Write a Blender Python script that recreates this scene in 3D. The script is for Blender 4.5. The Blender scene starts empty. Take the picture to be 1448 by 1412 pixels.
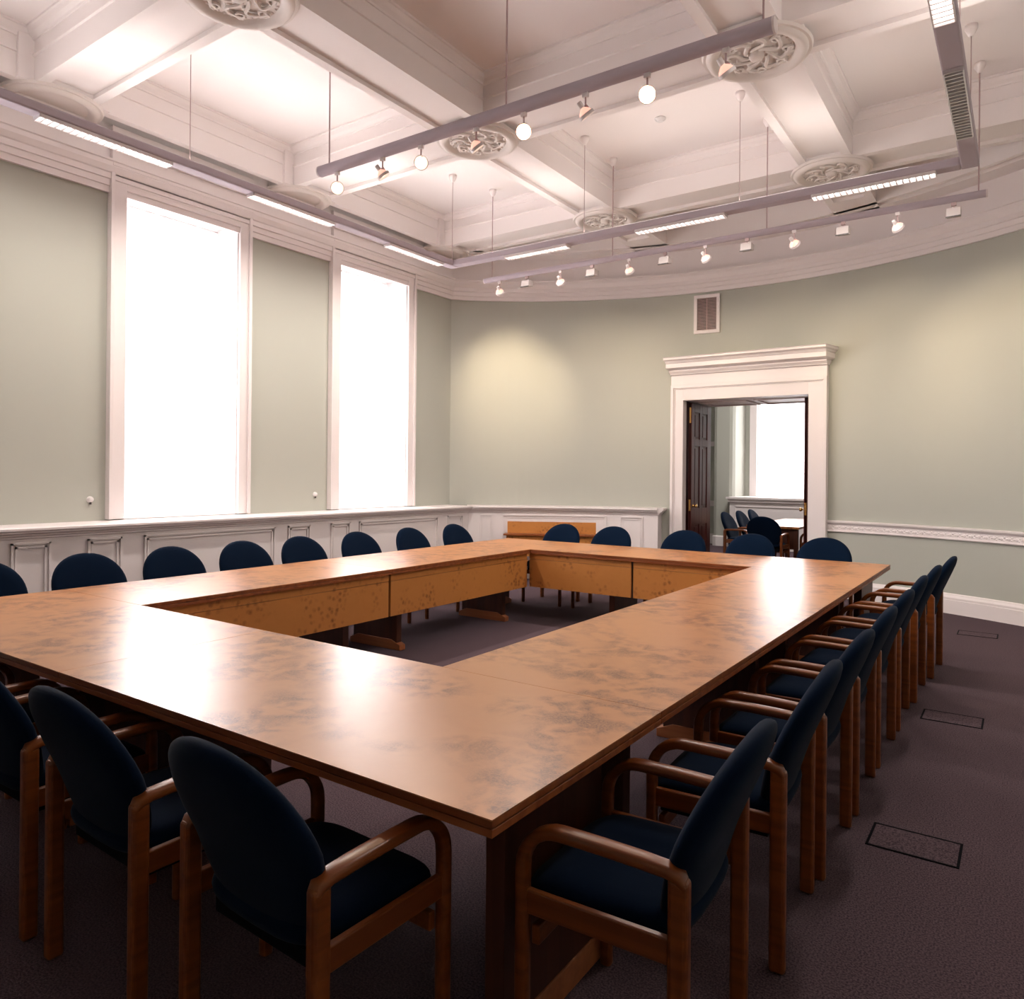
import bpy, bmesh, math, random
from mathutils import Matrix, Vector
from math import sin, cos, pi, radians as R_, sqrt, atan2
random.seed(7)
C = bpy.context.scene.collection
SC = bpy.context.scene

# ---------------------------------------------------------------- camera
cam_d = bpy.data.cameras.new('camera'); cam = bpy.data.objects.new('camera', cam_d); C.objects.link(cam)
cam.matrix_world = (Matrix.Translation((0, 0, 1.5)) @ Matrix.Rotation(0.607857, 4, 'Z') @ Matrix.Rotation(pi/2, 4, 'X')
                    @ Matrix.Rotation(0.0089, 4, 'Z'))
cam_d.sensor_fit = 'HORIZONTAL'; cam_d.sensor_width = 36.0
cam_d.lens = 1042.13/1448*36.0
cam_d.shift_y = -36.2/1448
cam_d.clip_start = 0.02; cam_d.clip_end = 200
SC.camera = cam
# ---------------------------------------------------------------- exposure, world
SC.view_settings.view_transform = 'Standard'; SC.view_settings.look = 'None'
SC.view_settings.gamma = 1.0; SC.view_settings.use_curve_mapping = False
SC.view_settings.exposure = 1.15
w = bpy.data.worlds.new('overcast_sky'); SC.world = w; w.use_nodes = True
bg = w.node_tree.nodes['Background']; bg.inputs[0].default_value = (0.93, 0.96, 1.0, 1); bg.inputs[1].default_value = 1.6

def area(name, loc, direction, sx, sy, power, col, spread=180):
    l = bpy.data.lights.new(name, 'AREA'); l.shape = 'RECTANGLE'; l.size = sx; l.size_y = sy
    l.energy = power; l.color = col; l.spread = R_(spread)
    o = bpy.data.objects.new(name, l); C.objects.link(o); o.location = loc
    o.rotation_euler = Vector(direction).to_track_quat('-Z', 'Y').to_euler()
    return o
def spot(name, loc, target, power, col, angle=50, blend=0.8, rad=0.04):
    l = bpy.data.lights.new(name, 'SPOT'); l.energy = power; l.color = col; l.spot_size = R_(angle); l.spot_blend = blend
    l.shadow_soft_size = rad
    o = bpy.data.objects.new(name, l); C.objects.link(o); o.location = loc
    o.rotation_euler = (Vector(target)-Vector(loc)).to_track_quat('-Z', 'Y').to_euler()
    return o
DAY = (1.0, 0.96, 0.97); WARM = (1.0, 0.78, 0.52); TUBE = (1.0, 0.90, 0.82)
WINS = [1.565, 4.18, 6.80]          # window centres along the left wall
P_WIN = 175; P_UP = 1.2; P_WASH = 34; P_SPOT = 26; P_TUBE = 16
for i, wy in enumerate(WINS):
    area('daylight', (-7.80, wy, 2.65), (1, 0, -0.12), 3.1, 1.25, P_WIN, DAY)
area('daylight', (-3.9, 16.9, 2.4), (0, -1, -0.1), 1.8, 2.6, 75, DAY)
area('next_room_fill_light', (-3.5, 13.2, 4.3), (0, 0, -1), 1.2, 1.2, 60, (1, .93, .88))  # added fill to brighten the next room, not a visible lamp

# ---------------------------------------------------------------- geometry helpers
class MB:
    def __init__(s): s.v = []; s.f = []
    def add(s, vs, fs):
        n = len(s.v); s.v += [tuple(v) for v in vs]; s.f += [tuple(i+n for i in f) for f in fs]; return s
    def box(s, x0, x1, y0, y1, z0, z1):
        return s.add([(x0,y0,z0),(x1,y0,z0),(x1,y1,z0),(x0,y1,z0),(x0,y0,z1),(x1,y0,z1),(x1,y1,z1),(x0,y1,z1)],
                     [(0,3,2,1),(4,5,6,7),(0,1,5,4),(1,2,6,5),(2,3,7,6),(3,0,4,7)])
    def prism(s, poly, axis, a, b):
        """poly: 2D points; extruded along axis ('x','y','z') from a to b"""
        def p(u, v, w):
            return {'x': (w,u,v), 'y': (u,w,v), 'z': (u,v,w)}[axis]
        n = len(poly)
        vs = [p(u,v,a) for u,v in poly]+[p(u,v,b) for u,v in poly]
        fs = [tuple(range(n))[::-1], tuple(range(n,2*n))]+[(i,(i+1)%n,n+(i+1)%n,n+i) for i in range(n)]
        return s.add(vs, fs)
    def sweep(s, prof, path, up=(0,0,1), closed=False, caps=True, scales=None):
        """prof: 2D (side, up) points; path: 3D points"""
        P = [Vector(p) for p in path]; n = len(P); m = len(prof); up = Vector(up); vs = []
        for i, p in enumerate(P):
            a = P[(i-1) % n] if (closed or i > 0) else p
            b = P[(i+1) % n] if (closed or i < n-1) else p
            t = (b-a).normalized()
            d1 = (p-a).normalized() if (p-a).length > 1e-9 else t
            d2 = (b-p).normalized() if (b-p).length > 1e-9 else t
            sd = t.cross(up).normalized(); u = sd.cross(t).normalized()
            k = 1/max(0.5, sqrt(max(0.0, (1+d1.dot(d2))/2)))
            turn = d1.cross(d2)
            ks, ku = 1.0, 1.0
            if turn.length > 1e-5:
                tn = turn.normalized()
                if abs(tn.dot(u)) > 0.7: ks = k
                else: ku = k
            sc = scales[i] if scales else (1, 1)
            for (q, r) in prof: vs.append(p+sd*q*ks*sc[0]+u*r*ku*sc[1])
        fs = []
        for i in range(n if closed else n-1):
            j = (i+1) % n
            for k2 in range(m):
                l = (k2+1) % m
                fs.append((i*m+k2, i*m+l, j*m+l, j*m+k2))
        if caps and not closed:
            fs.append(tuple(range(m))[::-1]); fs.append(tuple((n-1)*m+i for i in range(m)))
        return s.add(vs, fs)
    def tube(s, path, r, seg=12, up=(0,0,1)):
        return s.sweep([(r*cos(2*pi*i/seg), r*sin(2*pi*i/seg)) for i in range(seg)], path, up)
    def cyl(s, p, q, r, seg=16, r2=None):
        p = Vector(p); q = Vector(q); t = (q-p).normalized(); a = Vector((0,0,1)) if abs(t.z) < .9 else Vector((1,0,0))
        u = t.cross(a).normalized(); v = t.cross(u); r2 = r if r2 is None else r2
        vs = [p+(u*cos(2*pi*i/seg)+v*sin(2*pi*i/seg))*r for i in range(seg)]+[q+(u*cos(2*pi*i/seg)+v*sin(2*pi*i/seg))*r2 for i in range(seg)]
        fs = [tuple(range(seg)), tuple(range(seg,2*seg))[::-1]]+[(i,i+seg,(i+1)%seg+seg,(i+1)%seg) for i in range(seg)]
        return s.add(vs, fs)
    def lathe(s, prof, seg=24, M=None):
        """prof: (r, z)"""
        vs = []; m = len(prof)
        for i in range(seg):
            a = 2*pi*i/seg
            for r, z in prof:
                v = Vector((r*cos(a), r*sin(a), z)); vs.append(M @ v if M else v)
        fs = [(i*m+k, ((i+1)%seg)*m+k, ((i+1)%seg)*m+k+1, i*m+k+1) for i in range(seg) for k in range(m-1)]
        return s.add(vs, fs)
    def build(s, name, mat, parent=None, smooth=False, bevel=0, M=None, fix=True, seg=2):
        me = bpy.data.meshes.new(name); me.from_pydata([tuple(M @ Vector(v)) for v in s.v] if M else s.v, [], s.f)
        if fix:
            bm = bmesh.new(); bm.from_mesh(me); bmesh.ops.recalc_face_normals(bm, faces=bm.faces); bm.to_mesh(me); bm.free()
        if smooth:
            for p in me.polygons: p.use_smooth = True
        me.materials.append(mat)
        o = bpy.data.objects.new(name, me); C.objects.link(o)
        if parent: o.parent = parent
        if bevel:
            b = o.modifiers.new('bevel', 'BEVEL'); b.width = bevel; b.segments = seg; b.limit_method = 'ANGLE'; b.angle_limit = R_(40)
        if smooth == 'auto':
            try: me.shade_smooth_by_angle(R_(40))
            except Exception:
                pass
        return o
def smooth_angle(o, deg=40):
    me = o.data
    bm = bmesh.new(); bm.from_mesh(me)
    for f in bm.faces: f.smooth = True
    for e in bm.edges:
        if len(e.link_faces) == 2 and e.calc_face_angle(0) > R_(deg): e.smooth = False
    bm.to_mesh(me); bm.free(); return o
def empty(name, loc=(0,0,0), rz=0):
    o = bpy.data.objects.new(name, None); C.objects.link(o); o.location = loc; o.rotation_euler = (0,0,rz); o.empty_display_size = .1; return o
def tag(o, label, cat, group=None, kind=None):
    o['label'] = label; o['category'] = cat
    if group: o['group'] = group
    if kind: o['kind'] = kind
    return o
def st(o, label=None, cat=None):
    o['kind'] = 'structure'
    if label: o['label'] = label
    if cat: o['category'] = cat
    return o
def copy_tree(o, parent=None):
    c = o.copy(); C.objects.link(c); c.parent = parent
    for ch in list(o.children): copy_tree(ch, c)
    return c

# ---------------------------------------------------------------- materials
def mat(name, col, rough=.6, spec=.5, bump=None, var=None, sheen=0, coat=0, metal=0, emit=None):
    m = bpy.data.materials.new(name); m.use_nodes = True; nt = m.node_tree; N = nt.nodes; L = nt.links; b = N['Principled BSDF']
    b.inputs['Base Color'].default_value = (*col, 1); b.inputs['Roughness'].default_value = rough
    b.inputs['Specular IOR Level'].default_value = spec; b.inputs['Metallic'].default_value = metal
    if sheen: b.inputs['Sheen Weight'].default_value = sheen; b.inputs['Sheen Roughness'].default_value = .4
    if coat: b.inputs['Coat Weight'].default_value = coat; b.inputs['Coat Roughness'].default_value = .15
    if emit: b.inputs['Emission Color'].default_value = (*emit[0], 1); b.inputs['Emission Strength'].default_value = emit[1]
    if var or bump:
        tc = N.new('ShaderNodeTexCoord')
    if var:   # (scale, amount)
        n = N.new('ShaderNodeTexNoise'); n.inputs['Scale'].default_value = var[0]; n.inputs['Detail'].default_value = 4; L.new(tc.outputs['Object'], n.inputs['Vector'])
        mx = N.new('ShaderNodeMix'); mx.data_type = 'RGBA'
        mx.inputs[6].default_value = (*[c*(1-var[1]) for c in col], 1); mx.inputs[7].default_value = (*[min(1, c*(1+var[1])) for c in col], 1)
        L.new(n.outputs['Fac'], mx.inputs[0]); L.new(mx.outputs[2], b.inputs['Base Color'])
    if bump:
        n = N.new('ShaderNodeTexNoise'); n.inputs['Scale'].default_value = bump[0]; n.inputs['Detail'].default_value = 3; L.new(tc.outputs['Object'], n.inputs['Vector'])
        bp = N.new('ShaderNodeBump'); bp.inputs['Strength'].default_value = bump[1]; bp.inputs['Distance'].default_value = .002
        L.new(n.outputs['Fac'], bp.inputs['Height']); L.new(bp.outputs['Normal'], b.inputs['Normal'])
    return m
def burl(name, c_light, c_mid, c_dark, rough=.3, scale=1.0, spots=.58, spec=.5, offset=(0,0,0), coat=0, pipsc=24, dots=.5):
    """pippy timber veneer: fine grain with clusters of darker swirly pips"""
    m = bpy.data.materials.new(name); m.use_nodes = True; nt = m.node_tree; N = nt.nodes; L = nt.links; b = N['Principled BSDF']
    geo = N.new('ShaderNodeNewGeometry'); mp = N.new('ShaderNodeMapping'); mp.inputs['Scale'].default_value = (scale, scale, scale); mp.inputs['Location'].default_value = offset
    L.new(geo.outputs['Position'], mp.inputs[0])
    def noise(sc, det, dist=0, ro=.5):
        n = N.new('ShaderNodeTexNoise'); n.inputs['Scale'].default_value = sc; n.inputs['Detail'].default_value = det
        n.inputs['Distortion'].default_value = dist; n.inputs['Roughness'].default_value = ro; L.new(mp.outputs[0], n.inputs[0]); return n
    def ramp(src, stops):
        r = N.new('ShaderNodeValToRGB'); el = r.color_ramp.elements
        el[0].position, el[1].position = stops[0][0], stops[-1][0]
        el[0].color = (*[stops[0][1]]*3, 1); el[1].color = (*[stops[-1][1]]*3, 1)
        L.new(src, r.inputs[0]); return r
    clump = ramp(noise(2.1, 2).outputs['Fac'], [(spots-.08, 0), (spots+.07, 1)])
    pip = ramp(noise(9.5, 3, .5, .55).outputs['Fac'], [(.44, 0), (.62, 1)])
    vo = N.new('ShaderNodeTexVoronoi'); vo.inputs['Scale'].default_value = pipsc; vo.inputs['Randomness'].default_value = 1
    wv = N.new('ShaderNodeMix'); wv.data_type = 'VECTOR'; wv.inputs[0].default_value = .04; L.new(mp.outputs[0], wv.inputs[4]); L.new(noise(14, 2).outputs['Color'], wv.inputs[5]); L.new(wv.outputs[1], vo.inputs['Vector'])
    dot = ramp(vo.outputs['Distance'], [(.12, 1), (.50, 0)])
    swirl = ramp(noise(48, 4, 2.8, .7).outputs['Fac'], [(.36, .25), (.60, 1)])
    mul = N.new('ShaderNodeMath'); mul.operation = 'MULTIPLY'; L.new(clump.outputs[0], mul.inputs[0])
    mxd = N.new('ShaderNodeMath'); mxd.operation = 'MULTIPLY_ADD'; mxd.use_clamp = True; L.new(dot.outputs[0], mxd.inputs[0]); mxd.inputs[1].default_value = dots; L.new(pip.outputs[0], mxd.inputs[2])
    if dots > 1: L.new(dot.outputs[0], mul.inputs[1])
    else: L.new(mxd.outputs[0], mul.inputs[1])
    mul2 = N.new('ShaderNodeMath'); mul2.operation = 'MULTIPLY'; L.new(mul.outputs[0], mul2.inputs[0]); L.new(swirl.outputs[0], mul2.inputs[1])
    # grain base
    base = N.new('ShaderNodeMix'); base.data_type = 'RGBA'; base.inputs[6].default_value = (*c_light, 1); base.inputs[7].default_value = (*c_mid, 1)
    L.new(noise(5, 5, 1.0, .65).outputs['Fac'], base.inputs[0])
    mx = N.new('ShaderNodeMix'); mx.data_type = 'RGBA'; mx.inputs[7].default_value = (*c_dark, 1)
    L.new(mul2.outputs[0], mx.inputs[0]); L.new(base.outputs[2], mx.inputs[6]); L.new(mx.outputs[2], b.inputs['Base Color'])
    b.inputs['Roughness'].default_value = rough; b.inputs['Specular IOR Level'].default_value = spec
    if coat: b.inputs['Coat Weight'].default_value = coat; b.inputs['Coat Roughness'].default_value = .2
    return m
def grain(name, c1, c2, axis='Z', rough=.4, sc=6):
    m = bpy.data.materials.new(name); m.use_nodes = True; nt = m.node_tree; N = nt.nodes; L = nt.links; b = N['Principled BSDF']
    tc = N.new('ShaderNodeTexCoord'); mp = N.new('ShaderNodeMapping')
    mp.inputs['Scale'].default_value = {'X': (sc*.15, sc*6, sc*6), 'Y': (sc*6, sc*.15, sc*6), 'Z': (sc*6, sc*6, sc*.15)}[axis]
    L.new(tc.outputs['Object'], mp.inputs[0]); n = N.new('ShaderNodeTexNoise'); n.inputs['Scale'].default_value = 1; n.inputs['Detail'].default_value = 5; n.inputs['Distortion'].default_value = .6
    L.new(mp.outputs[0], n.inputs[0]); mx = N.new('ShaderNodeMix'); mx.data_type = 'RGBA'; mx.inputs[6].default_value = (*c1, 1); mx.inputs[7].default_value = (*c2, 1)
    r = N.new('ShaderNodeValToRGB'); r.color_ramp.elements[0].position = .35; r.color_ramp.elements[1].position = .65; L.new(n.outputs['Fac'], r.inputs[0])
    L.new(r.outputs[0], mx.inputs[0]); L.new(mx.outputs[2], b.inputs['Base Color']); b.inputs['Roughness'].default_value = rough
    return m
M_green = mat('sage_green_wallpaint', (.47, .48, .425), .75, .3, bump=(120, .15))
M_white = mat('white_gloss_joinery', (.83, .765, .76), .45, .4)
M_plaster = mat('white_ceiling_plaster', (.88, .82, .81), .8, .25, bump=(60, .1))
M_orn = mat('white_plaster_ornament', (.80, .74, .71), .8, .25)
M_top = burl('pippy_yew_veneer_top', (.49, .215, .077), (.42, .17, .055), (.145, .042, .011), .30, 1.0, .49, .5, (3.3, 1.9, 0), pipsc=13, dots=.7)
M_panel = burl('pippy_yew_veneer_panel', (.56, .235, .065), (.49, .195, .048), (.15, .04, .012), .4, 1.9, .54, .4, pipsc=12, dots=1.5)
M_edge = grain('table_edge_lipping', (.20, .052, .014), (.33, .10, .03), 'X', .35, 4)
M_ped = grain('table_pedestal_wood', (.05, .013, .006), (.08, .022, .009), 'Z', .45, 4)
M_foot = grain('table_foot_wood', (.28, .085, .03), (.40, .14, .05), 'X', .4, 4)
M_cw = grain('chair_beech', (.135, .032, .0055), (.215, .058, .0105), 'Y', .3, 5)
M_fab = mat('navy_upholstery', (.0012, .0072, .022), .95, .08, bump=(500, .3), sheen=.04)
M_blk = mat('black_felt_underside', (.004, .004, .006), .95, .1)
M_mah = grain('dark_mahogany', (.045, .008, .008), (.085, .015, .012), 'Z', .3, 4)
M_brass = mat('brass', (.75, .48, .16), .25, .5, metal=1)
M_track = mat('grey_lilac_metal', (.48, .42, .47), .75, .2)
M_trackw = mat('white_metal', (.72, .66, .66), .4, .5)
M_flood = mat('floodlight_enamel', (.50, .45, .44), .6, .3)
M_dark = mat('dark_grey_metal', (.06, .05, .05), .5, .5)
M_lamp = mat('lamp_glow', (1, .85, .7), .5, emit=((1, .78, .58), 1.5))
M_lampb = mat('lamp_glow_bright', (1, .85, .7), .5, emit=((1, .86, .66), 9))
M_dish = mat('dichroic_reflector', (.9, .5, .4), .3, emit=((1, .50, .38), .42))
M_ring = mat('copper_tinted_reflector', (.75, .42, .28), .25, .5, metal=.6)
M_tube = mat('fluorescent_glow', (1, .95, .9), .5, emit=((1, .93, .88), 1.6))
M_louv = mat('louvre_aluminium', (.7, .68, .70), .3, .5, metal=.7)
M_rod = mat('suspension_rod', (.45, .33, .33), .4, .5, metal=.5)
M_socket = mat('white_plastic', (.75, .72, .72), .4, .5)

def carpet(name):
    m = bpy.data.materials.new(name); m.use_nodes = True; nt = m.node_tree; N = nt.nodes; L = nt.links; b = N['Principled BSDF']
    geo = N.new('ShaderNodeNewGeometry')
    n = N.new('ShaderNodeTexNoise'); n.inputs['Scale'].default_value = 160; n.inputs['Detail'].default_value = 2; L.new(geo.outputs['Position'], n.inputs[0])
    r = N.new('ShaderNodeValToRGB'); r.color_ramp.elements[0].position = .35; r.color_ramp.elements[1].position = .65
    r.color_ramp.elements[0].color = (.046, .031, .041, 1); r.color_ramp.elements[1].color = (.135, .092, .104, 1); L.new(n.outputs['Fac'], r.inputs[0])
    L.new(r.outputs[0], b.inputs['Base Color']); b.inputs['Roughness'].default_value = .95; b.inputs['Specular IOR Level'].default_value = .1
    bp = N.new('ShaderNodeBump'); bp.inputs['Strength'].default_value = .4; bp.inputs['Distance'].default_value = .004; L.new(n.outputs['Fac'], bp.inputs['Height']); L.new(bp.outputs[0], b.inputs['Normal'])
    return m
M_carpet = carpet('purple_grey_carpet')
def sheer():
    m = bpy.data.materials.new('sheer_net'); m.use_nodes = True; nt = m.node_tree; N = nt.nodes; L = nt.links; N.remove(N['Principled BSDF'])
    out = N['Material Output']; tr = N.new('ShaderNodeBsdfTransparent'); tl = N.new('ShaderNodeBsdfTranslucent'); df = N.new('ShaderNodeBsdfDiffuse')
    tl.inputs[0].default_value = (.95, .94, .94, 1); df.inputs[0].default_value = (.9, .88, .88, 1)
    a = N.new('ShaderNodeMixShader'); a.inputs[0].default_value = .35; L.new(tl.outputs[0], a.inputs[1]); L.new(df.outputs[0], a.inputs[2])
    c = N.new('ShaderNodeMixShader'); c.inputs[0].default_value = .72; L.new(tr.outputs[0], c.inputs[1]); L.new(a.outputs[0], c.inputs[2]); L.new(c.outputs[0], out.inputs[0])
    return m
M_net = sheer()
def glassm():
    m = bpy.data.materials.new('window_glass'); m.use_nodes = True; nt = m.node_tree; N = nt.nodes; L = nt.links; N.remove(N['Principled BSDF'])
    out = N['Material Output']; tr = N.new('ShaderNodeBsdfTransparent'); gl = N.new('ShaderNodeBsdfGlossy'); gl.inputs['Roughness'].default_value = .02
    a = N.new('ShaderNodeMixShader'); a.inputs[0].default_value = .06; L.new(tr.outputs[0], a.inputs[1]); L.new(gl.outputs[0], a.inputs[2]); L.new(a.outputs[0], out.inputs[0])
    return m
M_glass = glassm()

# ---------------------------------------------------------------- room numbers
XL, XR, YB = -6.93, 0.95, -2.35
CX, CY, RW = -2.965, 4.28, 5.69       # bow end of the room
ZC, ZS, ZT = 4.044, 4.65, 5.07        # cornice underside, beam soffit, coffer ceiling
def yarc(x, r=RW): return CY+sqrt(max(0, r*r-(x-CX)**2))
def pt(a, r): return (CX+r*sin(a), CY+r*cos(a))           # a = 0 points down the room
def ang(x, r=RW): return math.asin((x-CX)/r)
A0, A1 = ang(XL), ang(XR)
DX0, DX1, DZ = -3.92, -2.255, 2.545                          # door opening
def arcs(a0, a1, n): return [a0+(a1-a0)*i/n for i in range(n+1)]

# floor: one slab that runs on through the doorway
st(MB().box(-9.5, 3.0, YB-.3, 17.5, -.1, 0).build('floor', M_carpet))
# --- left wall with three window openings
wl = MB(); OZ0, OZ1 = 1.05, 4.14; HW = .605
ys = [YB-.3]
for wy in WINS: ys += [wy-HW, wy+HW]
ys += [yarc(XL)+.4]
for i in range(0, len(ys), 2): wl.box(-7.9, XL, ys[i], ys[i+1], 0, ZT+.2)
for wy in WINS:
    wl.box(-7.9, XL, wy-HW, wy+HW, 0, OZ0); wl.box(-7.9, XL, wy-HW, wy+HW, OZ1, ZT+.2)
st(wl.build('wall_left', M_green))
st(MB().box(XR, XR+.3, YB-.3, 9.6, 0, ZT+.2).build('wall_right', M_green))
st(MB().box(-7.9, XR+.3, YB-.3, YB, 0, ZT+.2).build('wall_back', M_green))
# --- curved far wall with door opening
wf = MB(); n0 = 26
def wallseg(a, b, z0, z1, m, r0=RW, r1=RW+.3):
    p = [pt(a, r0), pt(b, r0), pt(b, r1), pt(a, r1)]; m.prism(p, 'z', z0, z1)
aD0, aD1 = ang(DX0-.04), ang(DX1+.04)
for A, B, n, z0 in ((A0-.02, aD0, 22, 0), (aD0, aD1, 8, DZ+.04), (aD1, A1+.03, 26, 0)):
    L_ = arcs(A, B, n)
    for i in range(n): wallseg(L_[i], L_[i+1], z0, ZT+.2, wf)
st(smooth_angle(wf.build('wall_far', M_green), 20))
# --- ceiling: flat slab + grid of sunk-panelled beams
st(MB().box(-8.0, XR+.4, YB-.4, 10.4, ZT, ZT+.25).build('ceiling', M_plaster))
BX = [CX-3.915, CX-1.305, CX+1.305, CX+3.915]; BY = [-2.24, .34, 2.93, 5.52, 8.095]
HB, HL = .245, .165
bm_ = MB()
ND = .36
def beam_seg(ax, c, a, b, m):
    """sunk-panel beam segment between nodes; ax = running axis"""
    def bx(u0, u1, w0, w1, z0, z1):
        if ax == 'y': m.box(w0, w1, u0, u1, z0, z1)
        else: m.box(u0, u1, w0, w1, z0, z1)
    bx(a, b, c-HB, c+HB, ZS+.035, ZT+.05)
    bx(a, b, c-HB, c-HL, ZS, ZS+.035); bx(a, b, c+HL, c+HB, ZS, ZS+.035)
    for s in (-1, 1):      # thin bead inside the lip
        pass
YE = yarc(BX[1], 5.3)
for i, x in enumerate(BX):
    rows = BY+[99]
    for j, y in enumerate(BY):
        xa, xb = max(x-HB, XL-.02), min(x+HB, XR+.02)
        bm_.box(xa, xb, y-ND, y+ND, ZS, ZT+.05)
        if i > 0: bm_.box(x-ND, xa, y-HB, y+HB, ZS, ZT+.05)
        if i < 3: bm_.box(xb, x+ND, y-HB, y+HB, ZS, ZT+.05)
        if j < 4:
            if 1 <= i <= 2: beam_seg('y', x, y+ND, BY[j+1]-ND, bm_)
            elif i == 0:   # slot against the left wall
                bm_.box(-6.75, x+HB-.04, y+ND, BY[j+1]-ND, ZS, ZT+.05)
                bm_.box(XL-.02, -6.75, y+ND, BY[j+1]-ND, ZS+.28, ZT+.05); bm_.box(XL-.02, XL+.02, y+ND, BY[j+1]-ND, ZS-.01, ZS+.28)
            else: bm_.box(XR-.3, XR+.02, y+ND, BY[j+1]-ND, ZS, ZT+.05)
    if 1 <= i <= 2:
        beam_seg('y', x, BY[-1]+ND, 9.05, bm_); bm_.box(x-HB, x+HB, 9.05, 9.6, ZS, ZT+.05)
for j, y in enumerate(BY):
    for i in range(3): beam_seg('x', y, BX[i]+ND, BX[i+1]-ND, bm_)
o = st(bm_.build('trim_1', M_plaster), 'grid of white plaster ceiling beams with sunk soffits', 'ceiling beams')
o.name = 'ceiling_beams'
# perimeter soffit following the curved wall
ps = MB(); n = 56; LA = arcs(A0-.12, A1+.12, n)
for i in range(n):
    a, b = LA[i], LA[i+1]
    for r0, r1, z in ((5.25, 5.31, ZS), (5.31, 5.41, ZS+.05), (5.41, 5.75, ZS)):
        ps.prism([pt(a, r0), pt(b, r0), pt(b, r1), pt(a, r1)], 'z', z, ZT+.05)
st(smooth_angle(ps.build('trim_2', M_plaster), 20))
# coffer mouldings: bead half way up and crown at the ceiling
cm = MB()
def ring(m, x0, x1, y0, y1, prof):
    m.sweep(prof, [(x0,y0,0),(x1,y0,0),(x1,y1,0),(x0,y1,0)], closed=True)
BEAD = [(-.0,4.852),(-.0,4.874),(-.016,4.870),(-.016,4.856)]
CROWN = [(0,4.985),(-.012,4.985),(-.018,5.0),(-.045,5.02),(-.06,5.05),(-.075,5.052),(-.075,5.075),(0,5.075)]
for i in range(3):
    x0 = BX[i]+HB-(.04 if i == 0 else 0); x1 = (BX[i+1]-HB if i < 2 else XR-.3)
    for j in range(4):
        y0, y1 = BY[j]+HB, BY[j+1]-HB
        for pr in (BEAD, CROWN): ring(cm, x0, x1, y0, y1, pr)
st(cm.build('trim_3', M_plaster))
# --- cornice and frieze
CORN = [(0,ZC-.0),(.035,ZC),(.035,ZC+.055),(.048,ZC+.06),(.048,ZC+.115),(.062,ZC+.12),(.062,ZC+.17),(.072,ZC+.18),(.095,ZC+.225),(.095,ZC+.265),(.11,ZC+.272),(.11,ZC+.29),(.035,ZC+.295),(.035,ZS),(0,ZS)]
def arcpath(a0, a1, n, r=RW, z=0): return [(*pt(a, r), z) for a in arcs(a0, a1, n)]
pc = [(q, z) for q, z in CORN]
co = MB().sweep(pc, arcpath(A0, A1, 60)+[], caps=True)
co_o = smooth_angle(co.build('trim_4', M_white), 25); st(co_o)
cl = MB().prism([(XL+q, z) for q, z in CORN], 'y', YB, yarc(XL))
cl.prism([(XR-q, z) for q, z in CORN], 'y', YB, yarc(XR))
st(cl.build('trim_5', M_white))
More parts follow.
